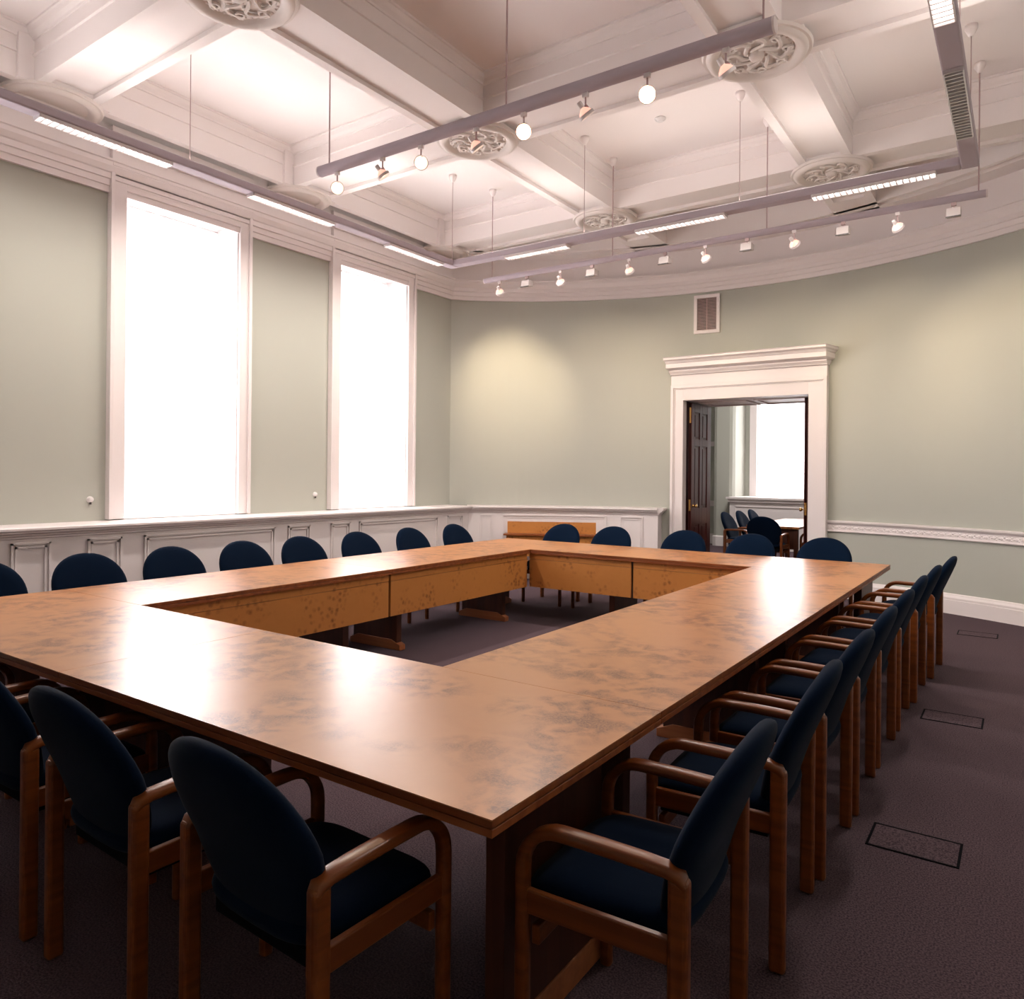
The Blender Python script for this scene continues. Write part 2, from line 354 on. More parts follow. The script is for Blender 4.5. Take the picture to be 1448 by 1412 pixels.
# --- windows: architrave, frieze block, sash, net curtain
for k, wy in enumerate(WINS):
    a = MB(); F = XL
    o0, o1 = wy-HW-.155, wy+HW+.135
    for (p0, p1) in ((o0, wy-HW), (wy+HW, o1)):
        a.box(F, F+.05, p0, p1, 1.05, 4.28)
        q0, q1 = (p0, p0+.035) if p0 == o0 else (p1-.035, p1)
        a.box(F+.05, F+.075, q0, q1, 1.05, 4.28)
    a.box(F, F+.05, wy-HW, wy+HW, OZ1, 4.28)
    a.box(F+.05, F+.075, o0, o1, 4.235, 4.28)
    a.box(F+.05, F+.062, o0, o1, 4.20, 4.235)
    a.box(F, F+.10, o0, o1, 4.28, 4.31)                     # fillet
    a.box(F, F+.085, o0, o1, 4.31, ZS)                      # frieze block breaking forward
    a.box(F, F+.125, o0-.01, o1+.01, 4.44, 4.465)
    w_o = a.build('window_%d' % (k+1), M_white, bevel=.004); st(w_o)
    # reveal lining
    r = MB(); r.box(-7.42, XL+.012, wy-HW-.005, wy-HW+.012, OZ0, OZ1); r.box(-7.42, XL+.012, wy+HW-.012, wy+HW+.005, OZ0, OZ1); r.box(-7.42, XL+.012, wy-HW, wy+HW, OZ1-.012, OZ1+.005)
    r.box(-7.42, XL+.012, wy-HW+.012, wy+HW-.012, OZ0-.005, OZ0+.004)
    r.build('window_reveal', M_white, w_o)
    s = MB()
    X0, X1 = -7.47, -7.42
    s.box(X0, X1, wy-HW, wy-HW+.06, OZ0, OZ1); s.box(X0, X1, wy+HW-.06, wy+HW, OZ0, OZ1)
    s.box(X0, X1, wy-HW+.06, wy+HW-.06, OZ0, OZ0+.08); s.box(X0, X1, wy-HW+.06, wy+HW-.06, OZ1-.06, OZ1)
    s.box(X0, X1, wy-HW+.06, wy+HW-.06, 2.55, 2.61)
    for t in (-.18, .18): s.box(X0+.01, X1-.01, wy+t-.012, wy+t+.012, OZ0+.08, OZ1-.06)
    for z in (1.58, 2.07, 3.1, 3.6): s.box(X0+.01, X1-.01, wy-HW+.06, wy+HW-.06, z-.012, z+.012)
    s.build('window_frame', M_white, w_o)
    MB().box(-7.455, -7.45, wy-HW+.05, wy+HW-.05, OZ0+.07, OZ1-.05).build('window_pane', M_glass, w_o)
    c = MB(); nn = 150; vs = []; fs = []
    ph = random.random()*6
    for i in range(nn+1):
        y = wy-HW+.015+(2*HW-.03)*i/nn
        for (z, kz) in ((OZ1-.03, .6), (3.2, 1), (2.0, 1.1), (OZ0+.02, 1.2)):
            x = -7.28+kz*(.012*sin(i*.75+ph)+.008*sin(i*.31+1.3*ph)+.004*sin(i*1.9))
            vs.append((x, y, z))
    for i in range(nn):
        for j in range(3): fs.append((i*4+j, i*4+j+1, i*4+5+j, i*4+4+j))
    c.add(vs, fs); c_o = c.build('net_curtain', M_net, smooth=True, fix=False)
    tag(c_o, ['sheer white net curtain in the window nearest the camera, out of frame at left', 'sheer white net curtain in the wide bright window at left, nearer the camera',
              'sheer white net curtain in the narrower-looking window near the room corner'][k], 'curtain', 'net curtains in the tall windows')
    rod = MB().cyl((-7.28, wy-HW, OZ1-.03), (-7.28, wy+HW, OZ1-.03), .008).build('curtain_rod', M_white, c_o)

# --- dado boxing under the windows and round to the door
ZD = 1.04; XF = -6.55; RF = 5.40
aS = -math.acos(0) if False else ang(XF, RF); aE = ang(-4.17, RF)
yS = CY+RF*cos(aS)
d = MB()
d.box(XL-.02, XF, YB, yS, 0, ZD-.02)
LA = arcs(aS, aE, 16)
for i in range(16): d.prism([pt(LA[i], RF), pt(LA[i+1], RF), pt(LA[i+1], RW+.02), pt(LA[i], RW+.02)], 'z', 0, ZD-.02)
d_o = st(smooth_angle(d.build('baseboard_left', M_white), 20), 'white panelled dado boxing below the windows and beside the door', 'panelling')
CAP = [(-.02,ZD-.0),(.06,ZD),(.075,ZD-.008),(.075,ZD-.025),(.06,ZD-.033),(.055,ZD-.048),(.03,ZD-.056),(.028,ZD-.07),(.014,ZD-.076),(.012,ZD-.092),(0,ZD-.096),(-.02,ZD-.096)]
path = [(XF, YB, 0), (XF, 3, 0), (XF, 6, 0), (XF, yS, 0)]+[(*pt(a, RF), 0) for a in arcs(aS, aE, 16)[1:]]
cp = MB().sweep([(q, z) for q, z in CAP], path)
# return along the end of the box and top board
e0 = Vector((*pt(aE, RF), 0)); e1 = Vector((*pt(aE, RW), 0))
cp.sweep([(q, z) for q, z in CAP], [e0, e1])
cp.build('ledge_moulding', M_white, d_o)
tb = MB(); tb.box(XL-.01, XF, YB, yS, ZD-.02, ZD)
for i in range(16): tb.prism([pt(LA[i], RF), pt(LA[i+1], RF), pt(LA[i+1], RW+.01), pt(LA[i], RW+.01)], 'z', ZD-.02, ZD)
tb.build('ledge_top', M_white, d_o)
sk = MB(); sk.box(XF, XF+.02, YB, yS, 0, .14)
sk.sweep([(0,0),(.02,0),(.02,.14),(0,.14)], arcpath(aS, aE, 16, RF)); sk.build('skirting', M_white, d_o)
def frame(m, P, z0, z1, w=.045):
    """raised moulding frame; P(s, off, z) maps face coords; s runs along the face"""
    pass
pm = MB()
def lframe(y0, y1, z0=.24, z1=.915):
    for (k, t) in ((0, .018), (.03, .012)):
        a0, a1, b0, b1 = y0+k, y1-k, z0+k, z1-k; ww = .016
        pm.box(XF, XF+t, a0, a1, b1-ww, b1); pm.box(XF, XF+t, a0, a1, b0, b0+ww)
        pm.box(XF, XF+t, a0, a0+ww, b0, b1); pm.box(XF, XF+t, a1-ww, a1, b0, b1)
for (a, b) in ((2.51,2.80),(3.09,3.38),(3.58,5.00),(5.17,5.47),(5.77,6.06),(6.21,7.65),(7.86,8.19),(.95,2.3),(-.2,.8)): lframe(a, b)
def aframe(x0, x1, z0=.24, z1=.915):
    a0, a1 = ang(x0, RF), ang(x1, RF)
    for (k, t) in ((0, .016), (.03, .008)):
        ka = k/RF; ww = .016; wa = ww/RF
        L2 = arcs(a0+ka, a1-ka, max(1, int((a1-a0)*30)))
        for i in range(len(L2)-1):
            for (b0, b1) in ((z1-k-ww, z1-k), (z0+k, z0+k+ww)):
                pm.prism([pt(L2[i], RF-t), pt(L2[i+1], RF-t), pt(L2[i+1], RF), pt(L2[i], RF)], 'z', b0, b1)
        for (u, v) in ((a0+ka, a0+ka+wa), (a1-ka-wa, a1-ka)):
            pm.prism([pt(u, RF-t), pt(v, RF-t), pt(v, RF), pt(u, RF)], 'z', z0+k, z1-k)
for (a, b) in ((-6.42,-6.28),(-6.16,-4.86),(-4.68,-4.37)): aframe(a, b)
pm.build('panel_moulding', M_white, d_o)
# --- chair rail and skirting right of the door
aR0 = ang(-2.04)
RAIL = [(0,.812),(.018,.812),(.03,.818),(.032,.828),(.02,.832),(.02,.905),(.03,.91),(.045,.925),(.052,.935),(.052,.952),(0,.955)]
rl = MB().sweep([(q, z) for q, z in RAIL], arcpath(aR0, A1, 30)); 
# running ornament in the frieze of the rail
a = aR0+.01
while a < A1-.02:
    for (da, z, r) in ((0, .868, .022), (.0042, .853, .010), (.0048, .882, .011), (.0095, .868, .014)):
        x, y = pt(a+da, RW-.018); rl.lathe([(0,.010),(r*.5,.009),(r*.9,.004),(r,0)], 8, Matrix.Translation((x, y, z)) @ Matrix.Rotation(-a-da, 4, 'Z') @ Matrix.Rotation(pi/2, 4, 'X'))
    a += .0135
rl.box(XR-.05, XR, YB, yarc(XR), .82, .95)
st(rl.build('trim_6', M_white), 'white moulded chair rail with running ornament', 'chair rail')
bs = MB().sweep([(0,0),(.035,0),(.035,.15),(.03,.155),(.03,.178),(.018,.2),(.012,.215),(0,.222)], arcpath(aR0, A1, 30)); bs.box(XR-.03, XR, YB, yarc(XR), 0, .2)
st(bs.build('baseboard_right', M_white))

# --- doorcase
dc = MB(); YD = 9.80
ox0, ox1 = -4.095, -2.033
for (x0, x1) in ((ox0, DX0), (DX1, ox1)):
    dc.box(x0, x1, YD, 9.93, 0, 2.76)
dc.box(DX0, DX1, YD, 9.93, DZ, 2.76)
for (x0, x1) in ((ox0, ox0+.04), (ox1-.04, ox1)): dc.box(x0, x1, YD-.028, YD, 0, 2.76)
dc.box(ox0+.04, ox1-.04, YD-.028, YD, 2.715, 2.76)
dc.box(ox0+.04, ox0+.055, YD-.012, YD, 0, 2.715); dc.box(ox1-.055, ox1-.04, YD-.012, YD, 0, 2.715); dc.box(ox0+.055, ox1-.055, YD-.012, YD, 2.70, 2.715)
dc.box(ox0+.0, ox1-.0, YD-.01, 10.1, 2.76, 2.90)
HOOD = [(0,2.90),(.02,2.90),(.025,2.915),(.05,2.945),(.05,2.965),(.11,2.985),(.11,3.045),(.12,3.05),(.135,3.075),(.16,3.09),(.16,3.115),(.17,3.125),(0,3.13)]
y0 = YD-.01
dc.sweep([(q, z) for q, z in HOOD], [(ox0, 10.05, 0), (ox0, y0, 0), (ox1, y0, 0), (ox1, 10.05, 0)][::1])
dc.box(ox0, ox1, y0, 10.05, 2.90, 3.129)
st(dc.build('door_1', M_white, bevel=.003), 'white doorcase with projecting moulded hood', 'doorcase')
dc_o = bpy.data.objects['door_1']
# panelled soffit and mahogany jamb linings of the deep opening
YT = 10.95
so = MB(); so.box(DX0-.05, DX1+.05, 9.93, YT, DZ+.004, DZ+.12)
for (x0, x1) in ((DX0+.08, -3.16), (-3.06, DX1-.08)):
    for (u0, u1, v0, v1) in ((x0, x1, 10.18, 10.22), (x0, x1, YT-.14, YT-.10), (x0, x0+.04, 10.22, YT-.14), (x1-.04, x1, 10.22, YT-.14)): so.box(u0, u1, v0, v1, DZ-.011, DZ+.004)
so.build('reveal_soffit', M_white, dc_o)
jl = MB()
jl.box(DX0-.12, DX0-.012, 9.93, YT, 0, DZ+.1); jl.box(DX1+.012, DX1+.12, 9.93, YT, 0, DZ+.1)
jl.box(DX1-.035, DX1+.012, 9.94, 9.965, 0, DZ)
jl.build('jamb_lining', M_mah, dc_o)
def leaf(side):
    """open door leaf lying back in the reveal; lock edge towards this room"""
    x0, x1 = (-3.902, -3.856) if side < 0 else (-2.342, -2.296)
    ya, yb = 9.97, 10.70
    t = empty('door_leaf', ((x0+x1)/2, yb, 0))
    inv = Matrix.Translation((-(x0+x1)/2, -yb, 0))
    m = MB(); m.box(x0+.012, x1-.012, ya, yb, .01, 2.52)
    st_y = [(ya, ya+.11), ((ya+yb)/2-.05, (ya+yb)/2+.05), (yb-.11, yb)]
    for a, b in st_y: m.box(x0, x1, a, b, .01, 2.52)
    zs = [(.01, .24), (.80, 1.03), (1.92, 2.02), (2.40, 2.52)]
    for a, b in zs:
        m.box(x0, x1, st_y[0][1], st_y[1][0], a, b); m.box(x0, x1, st_y[1][1], st_y[2][0], a, b)
    zp = [(.24, .80), (1.03, 1.92), (2.02, 2.40)]
    for (u, v) in ((st_y[0][1], st_y[1][0]), (st_y[1][1], st_y[2][0])):
        for a, b in zp: m.box(x0+.004, x1-.004, u+.035, v-.035, a+.035, b-.035)
    m.build('door_panel', M_mah, t, bevel=.003, M=inv)
    pl = MB().box(x0+.01, x1-.01, ya-.003, ya+.001, 1.0, 1.16).build('lock_plate', M_brass, t, M=inv)
    fb = MB().box(x0+.012, x1-.012, ya-.003, ya+.001, 2.24, 2.46)
    if side < 0: fb.build('flush_bolt', M_brass, t, M=inv)
    xk = x1 if side < 0 else x0; sg = 1 if side < 0 else -1
    kb = MB().lathe([(0,0),(.024,0),(.024,.006),(.009,.01),(.009,.03),(.02,.036),(.027,.05),(.022,.064),(0,.068)], 16, Matrix.Translation((xk, ya+.06, 1.07)) @ Matrix.Rotation(sg*pi/2, 4, 'Y'))
    kb.build('door_knob', M_brass, t, M=inv, smooth=True)
    return t
tag(leaf(-1), 'dark mahogany six-panel door leaf folded back on the left of the doorway', 'door', 'pair of mahogany door leaves')
tag(leaf(1), 'dark mahogany door leaf seen edge-on at the right of the doorway', 'door', 'pair of mahogany door leaves')

# --- the room beyond
ob = MB()
ob.box(-9.0, DX0-.12, RW+CY+.25, YT, 0, 4.4); ob.box(DX1+.12, 2.2, RW+CY+.25, YT, 0, 4.4); ob.box(DX0-.12, DX1+.12, 10.25, YT, DZ+.1, 4.4)
st(ob.build('wall_partition', M_green))
ob = MB()
ob.box(-9.0, -5.52, 15.9, 17.0, 0, 4.4)                                     # back wall left part
pr = [(-5.52, 16.4), (-5.52, 15.60), (-5.49, 15.53), (-5.43, 15.5), (-5.16, 15.5), (-5.10, 15.53), (-5.06, 15.60), (-5.06, 16.4)]
ob.prism(pr, 'z', 0, 4.4)
ob.box(-5.06, -4.80, 16.3, 17.0, 0, 4.4); ob.box(-4.80, -3.0, 16.3, 17.0, 0, 1.05); ob.box(-4.80, -3.0, 16.3, 17.0, 3.9, 4.4); ob.box(-3.0, 2.2, 16.3, 17.0, 0, 4.4)
st(ob.build('wall_beyond', M_green))
st(MB().box(-9.2, -9.0, 10.3, 17, 0, 4.4).build('wall_beyond_left', M_green)); st(MB().box(2.2, 2.4, 10.3, 17, 0, 4.4).build('wall_beyond_right', M_green))
st(MB().box(-9.2, 2.4, 10.2, 17, 4.4, 4.6).build('ceiling_beyond', M_plaster))
tb = MB(); tb.box(-5.06, 2.2, 15.25, 16.3, 0, 1.02); tb.box(-5.12, 2.2, 15.18, 16.3, 1.02, 1.06); tb.box(-5.09, 2.2, 15.21, 15.25, .96, 1.02)
tb.box(-4.95, -3.0, 15.235, 15.25, .86, .875); tb.box(-4.95, -4.935, 15.235, 15.25, .2, .875)
tb.box(-9.0, -5.52, 15.86, 15.9, .83, .95); tb.box(-9.0, -5.52, 15.87, 15.9, 0, .22)
tb.sweep([(0,0),(.03,0),(.03,.2),(0,.22)], [(-5.52, 15.9, 0), (-5.52, 15.60, 0), (-5.49, 15.53, 0), (-5.43, 15.5, 0), (-5.16, 15.5, 0), (-5.10, 15.53, 0), (-5.06, 15.60, 0)])
tb.box(-9.0, -5.6, 15.84, 15.9, 2.15, 2.25)
st(tb.build('trim_7', M_white))
wb = MB(); wb.box(-4.95, -4.80, 16.22, 16.3, 1.05, 4.05); wb.box(-3.0, -2.85, 16.22, 16.3, 1.05, 4.05); wb.box(-4.95, -2.85, 16.22, 16.3, 3.9, 4.05)
wb.box(-4.80, -4.78, 16.3, 16.75, 1.05, 3.9); wb.box(-3.02, -3.0, 16.3, 16.75, 1.05, 3.9)
wb_o = st(wb.build('window_4', M_white))
s = MB(); s.box(-4.78, -4.72, 16.6, 16.65, 1.05, 3.9); s.box(-3.08, -3.02, 16.6, 16.65, 1.05, 3.9); s.box(-4.72, -3.08, 16.6, 16.65, 2.42, 2.48); s.box(-4.72, -3.08, 16.6, 16.65, 1.05, 1.12); s.box(-4.72, -3.08, 16.6, 16.65, 3.84, 3.9)
for x in (-4.25, -3.55): s.box(x-.015, x+.015, 16.61, 16.64, 1.1, 3.9)
for z in (1.75, 3.15): s.box(-4.72, -3.08, 16.61, 16.64, z-.015, z+.015)
s.build('window_frame', M_white, wb_o)
MB().box(-4.75, -3.05, 16.622, 16.627, 1.08, 3.87).build('window_pane', M_glass, wb_o)
vs = []; fs = []
for i in range(121):
    x = -4.77+1.74*i/120
    for z in (3.88, 1.08): vs.append((x, 16.45+.015*sin(i*.8)+.008*sin(i*.33), z))
for i in range(120): fs.append((i*2, i*2+1, i*2+3, i*2+2))
tag(MB().add(vs, fs).build('net_curtain', M_net, smooth=True, fix=False), 'sheer white net curtain seen through the open doorway', 'curtain')

# --- ventilation grille on the curved wall
aG = ang(-3.635); gx, gy = pt(aG, RW)
gr = empty('ventilation_grille', (gx, gy, 3.74), -aG)
m = MB(); W2, H2 = .178, .268
m.box(-W2, W2, -.03, .01, H2-.045, H2); m.box(-W2, W2, -.03, .01, -H2, -H2+.045); m.box(-W2, -W2+.045, -.03, .01, -H2+.045, H2-.045); m.box(W2-.045, W2, -.03, .01, -H2+.045, H2-.045)
m.build('frame', M_white, gr, bevel=.004)
MB().box(-W2+.04, W2-.04, -.004, .008, -H2+.04, H2-.04).build('backing', M_dark, gr)
m = MB()
for i in range(22):
    z = -H2+.055+i*(2*H2-.11)/21; m.box(-W2+.045, W2-.045, -.02, -.006, z-.0035, z+.0035)
m.box(-.004, .004, -.022, -.004, -H2+.045, H2-.045)
m.build('louvre', mat('grille_louvre', (.55, .40, .38), .5), gr)
tag(gr, 'white framed ventilation grille with dark louvres high above the doorcase', 'vent')

# --- ceiling medallions
def medallion_mesh():
    m = MB()
    Z = 0
    m.lathe([(0, 0), (.0, -.012), (.27, -.012), (.285, -.03), (.31, -.048), (.335, -.05), (.355, -.04), (.365, -.02), (.385, -.02), (.395, 0)], 48)
    # swirling acanthus: petals, scrolls and a boss
    m.lathe([(0, -.06), (.03, -.058), (.05, -.045), (.06, -.012)], 16)
    rnd = random.Random(3)
    for k in range(8):
        a0 = 2*pi*k/8
        pts = []; 
        for i in range(11):
            t = i/10; r = .07+.17*t; a = a0+.9*sin(t*pi*.9); pts.append((r*cos(a), r*sin(a), -.022-.012*sin(t*pi)))
        m.sweep([(.014*cos(q*pi/3), .012*sin(q*pi/3)) for q in range(6)], pts)
        cx, cy = .215*cos(a0+.35), .215*sin(a0+.35)
        cp_ = [(cx+(.014+.028*(1-j/10))*cos(j*.75+a0), cy+(.014+.028*(1-j/10))*sin(j*.75+a0), -.024) for j in range(11)]
        m.sweep([(.009*cos(q*pi/3), .011*sin(q*pi/3)) for q in range(6)], cp_)
        m.lathe([(0, -.034), (.018, -.03), (.026, -.012)], 8, Matrix.Translation((.14*cos(a0+.1), .14*sin(a0+.1), 0)))
    for k in range(36):
        a0 = 2*pi*k/36; m.lathe([(0, -.022), (.008, -.02), (.012, -.010)], 6, Matrix.Translation((.257*cos(a0), .257*sin(a0), 0)))
    return m
med = medallion_mesh()
where = {(1,3): 'behind the middle of the near spotlight rail', (2,3): 'beside the right end of the near spotlight rail', (1,4): 'left of two on the far beam',
         (2,4): 'right of two on the far beam', (1,2): 'cut off by the top edge of the picture'}
first = None
for (i, j), wh in where.items():
    if first is None:
        mo = med.build('ceiling_medallion', M_orn, smooth=True); smooth_angle(mo, 50); first = mo
    else: mo = first.copy(); C.objects.link(mo)
    mo.location = (BX[i], BY[j], ZS); mo.rotation_euler = (0, 0, .3*i+.5*j)
    tag(mo, 'round carved plaster medallion '+wh, 'ceiling medallion', 'round plaster medallions at the beam crossings')
hm = MB()
for q in range(1):
    prof = [(0, 0), (.0, -.012), (.27, -.012), (.285, -.03), (.31, -.048), (.335, -.05), (.355, -.04), (.365, -.02), (.385, -.02), (.395, 0)]
    seg = 24; vs = []; mm = len(prof)
    for i in range(seg+1):
        a = -pi/2+pi*i/seg
        for r, z in prof: vs.append((r*cos(a), r*sin(a), z))
    hm.add(vs, [(i*mm+k, (i+1)*mm+k, (i+1)*mm+k+1, i*mm+k+1) for i in range(seg) for k in range(mm-1)])
h1 = None
for j, wh in ((2, 'against the left wall above the nearer window'), (3, 'against the left wall between the two windows'), (4, 'against the left wall in the far corner')):
    if h1 is None: h1 = smooth_angle(hm.build('ceiling_medallion', M_orn), 50); o = h1
    else: o = h1.copy(); C.objects.link(o)
    o.location = (XL+.035, BY[j], ZS); tag(o, 'half-round plaster medallion '+wh, 'ceiling medallion', 'half medallions along the left wall')

# ---------------------------------------------------------------- tables
TH, TX0, TX1, TY0, TY1, TW = .73, -5.082, -.965, 1.322, 7.235, .933
TMX, TMY = -3.02, 4.30
def table(x0, x1, y0, y1, inner, label, sb):
    """one rectangular table module; inner = side of the modesty panel ('E','W','N','S') towards the hollow"""
    cx, cy = (x0+x1)/2, (y0+y1)/2
    t = empty('conference_table', (cx, cy, 0)); inv = Matrix.Translation((-cx, -cy, 0))
    g = .0012
    m = MB().box(x0+g, x1-g, y0+g, y1-g, TH-.003, TH); m.build('tabletop', M_top, t, M=inv)
    e = MB(); e.box(x0+g, x1-g, y0+g, y1-g, TH-.020, TH-.003); e.box(x0+g+.004, x1-g-.004, y0+g+.004, y1-g-.004, TH-.0235, TH-.020); e.box(x0+g, x1-g, y0+g, y1-g, TH-.042, TH-.0235)
    e.build('edge_lipping', M_edge, t, M=inv, bevel=.0015)
    along = 'x' if inner in 'NS' else 'y'
    # modesty panel with a narrow top rail
    def rect(z0, z1, off, th, pad):
        if inner == 'E': return (x1-off-th, x1-off, y0+pad, y1-pad, z0, z1)
        if inner == 'W': return (x0+off, x0+off+th, y0+pad, y1-pad, z0, z1)
        xa = x0+(TW-.026 if abs(x0-TX0) < .01 else pad); xb = x1-(TW-.026 if abs(x1-TX1) < .01 else pad)
        if inner == 'N': return (xa, xb, y1-off-th, y1-off, z0, z1)
        return (xa, xb, y0+off, y0+off+th, z0, z1)
    MB().box(*rect(TH-.10, TH-.042, .028, .02, .012)).build('top_rail', M_panel, t, M=inv, bevel=.001)
    MB().box(*rect(.345, TH-.103, .028, .02, .012)).build('modesty_panel', M_panel, t, M=inv, bevel=.001)
    MB().box(*rect(.35, TH-.043, .049, .006, .02)).build('panel_shade_board', M_ped, t, M=inv)  # dark board added behind the panel, stands in for shade under the table
    # pedestals
    for s in (-1, 1):
        q = MB()
        if along == 'y':
            c = cy+s*((y1-y0)/2-(sb[0] if s < 0 else sb[1])); q.box(cx-.26, cx+.26, c-.03, c+.03, .06, TH-.042)
            f = MB().prism([(cx-.30, 0), (cx+.30, 0), (cx+.30, .045), (cx+.2, .085), (cx-.2, .085), (cx-.30, .045)], 'y', c-.035, c+.035)
        else:
            c = cx+s*((x1-x0)/2-(sb[0] if s < 0 else sb[1])); q.box(c-.03, c+.03, cy-.26, cy+.26, .06, TH-.042)
            f = MB().prism([(cy-.30, 0), (cy+.30, 0), (cy+.30, .045), (cy+.2, .085), (cy-.2, .085), (cy-.30, .045)], 'x', c-.035, c+.035)
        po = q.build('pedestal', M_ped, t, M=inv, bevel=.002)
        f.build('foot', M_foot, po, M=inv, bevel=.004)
    tag(t, label, 'table', 'burr-veneered conference tables forming the hollow square')
ys_, ye_ = TY0+TW, TY1-TW
def tab(x0, x1, y0, y1, inner, sb, label): table(x0, x1, y0, y1, inner, label, sb)
tab(TMX, TX1, TY0, ys_, 'N', (.30, .14), 'veneered table at the near right corner of the square, closest to the camera')
tab(TX0, TMX, TY0, ys_, 'N', (.14, .30), 'veneered table at the near left corner, running out of frame at left')
tab(TX1-TW, TX1, ys_, TMY, 'W', (.17, .30), 'veneered table in the right-hand side of the square, nearer the camera')
tab(TX1-TW, TX1, TMY, ye_, 'W', (.30, .17), 'veneered table in the right-hand side of the square, farther from the camera')
tab(TX0, TX0+TW, ys_, TMY, 'E', (.17, .30), 'veneered table on the window side of the square, nearer half')
tab(TX0, TX0+TW, TMY, ye_, 'E', (.30, .17), 'veneered table on the window side of the square, farther half')
tab(TX0, TMX, ye_, TY1, 'S', (.14, .30), 'veneered table at the far left corner of the square, in front of the wooden console')
tab(TMX, TX1, ye_, TY1, 'S', (.30, .14), 'veneered table at the far right corner of the square, in front of the doorway')

# ---------------------------------------------------------------- chairs
def cushion(outline, T, place, rings=(1, .985, .95, .88, .75, .5, .2), pw=2.6, center=(0, 0)):
    """closed pillow: outline 2D list, T thickness, place(u, v, w)->3D"""
    n = len(outline); vs = []; fs = []; cx, cy = center
    def ringpts(s, side):
        h = side*T/2*(max(0, 1-s**(pw*2.5)))**(1/2.2)
        return [place(cx+(u-cx)*s, cy+(v-cy)*s, h) for u, v in outline]
    order = [(s, -1) for s in rings[::-1]]+[(s, 1) for s in rings[1:]]
    vs.append(place(cx, cy, -T/2))
    for s, sd in order: vs += ringpts(s, sd)
    vs.append(place(cx, cy, T/2))
    k = len(order)
    for i in range(n): fs.append((0, 1+(i+1) % n, 1+i))
    for r in range(k-1):
        for i in range(n): fs.append((1+r*n+i, 1+r*n+(i+1) % n, 1+(r+1)*n+(i+1) % n, 1+(r+1)*n+i))
    L0 = 1+(k-1)*n
    for i in range(n): fs.append((L0+i, L0+(i+1) % n, len(vs)-1))
    return MB().add(vs, fs)
def spow(c, e): return (abs(c)**e)*(1 if c >= 0 else -1)
def make_chair(name='armchair'):
    t = empty(name)
    # backrest
    out = []
    n = 48; zc = .67
    for i in range(n):
        a = 2*pi*i/n; c, s_ = cos(a), sin(a)
        if s_ >= 0: out.append((.258*spow(c, .92), zc+.232*spow(s_, .95)))
        else:
            u = .258*spow(c, .6); v = zc+.27*spow(s_, .6)
            u *= 1-.22*((zc-v)/.27)
            out.append((u, v))
    def pb(u, v, w):
        y = -.135-.29*(v-.42)-.13*max(0, v-.6)+.35*u*u   # leans back, slightly wrapped
        return (u, y+w, v)
    cushion(out, .075, pb, center=(0, .66)).build('backrest', M_fab, t, smooth=True)
    # seat
    out = [(.232*spow(cos(2*pi*i/40), .45), .03+.225*spow(sin(2*pi*i/40), .45)) for i in range(40)]
    def pseat(u, v, w):
        z = .455+w-.035*max(0, (v-.12)/.135)**2-.06*(v)*0.3+.010*abs(u/.23)**2
        return (u, v, z)
    cushion(out, .085, pseat, center=(0, .03)).build('seat', M_fab, t, smooth=True)
    MB().box(-.205, .205, -.15, .20, .375, .418).build('seat_frame', M_blk, t, bevel=.004)
    for s in (-1, 1):
        x = s*.252
        path = [(x, .212, 0), (x, .212, .3), (x, .212, .52)]
        r = .105
        for k in range(1, 9):
            a = pi/2*k/8; path.append((x, .212-r*(1-cos(a)), .525+r*sin(a)))
        path += [(x, .0, .629), (x, -.10, .626), (x, -.165, .622), (x, -.192, .612), (x, -.204, .596)]
        prof = []
        for k in range(16):
            a = 2*pi*k/16; prof.append((.022*spow(cos(a), .6), .0155*spow(sin(a), .6)))
        sc = [(.80, 1.15), (.80, 1.15), (.85, 1.12)]+[(.85+.25*k/8, 1.1-.1*k/8) for k in range(1, 9)]+[(1.1, 1), (1.1, 1), (1.05, 1), (.95, .95), (.85, .6)]
        # sweep in the y-z plane: side axis = x
        MB().sweep(prof, path, up=(0, 1, .001) if False else (0, .6, .8), scales=sc) if False else None
        vs = []; fs = []; P = [Vector(p) for p in path]; n_ = len(P); m_ = len(prof)
        for i, p in enumerate(P):
            tt = (P[min(i+1, n_-1)]-P[max(i-1, 0)]).normalized(); sd = Vector((1, 0, 0)); nn = sd.cross(tt).normalized()
            for (q, w_) in prof: vs.append(p+sd*q*sc[i][0]+nn*w_*sc[i][1])
        for i in range(n_-1):
            for k in range(m_): fs.append((i*m_+k, i*m_+(k+1) % m_, (i+1)*m_+(k+1) % m_, (i+1)*m_+k))
        fs.append(tuple(range(m_))); fs.append(tuple((n_-1)*m_+k for k in range(m_)))
        smooth_angle(MB().add(vs, fs).build('armrest', M_cw, t), 60)
        # rear leg, rounded at the top
        MB().box(x-.018, x+.018, -.214, -.166, 0, .612).build('leg', M_cw, t, bevel=.011, seg=3)
        MB().box(x-.010, x+.010, -.17, .202, .412, .472).build('side_rail', M_cw, t, bevel=.004)
    MB().box(-.243, .243, .17, .192, .33, .378).build('cross_rail', M_cw, t, bevel=.004)
    return t
proto = make_chair(); used = [False]
def place(x, y, rz, label, group):
    o = proto if not used[0] else copy_tree(proto); used[0] = True
    o.location = (x, y, 0); o.rotation_euler = (0, 0, rz); tag(o, label, 'chair', group)
def J(a): return random.uniform(-a, a)
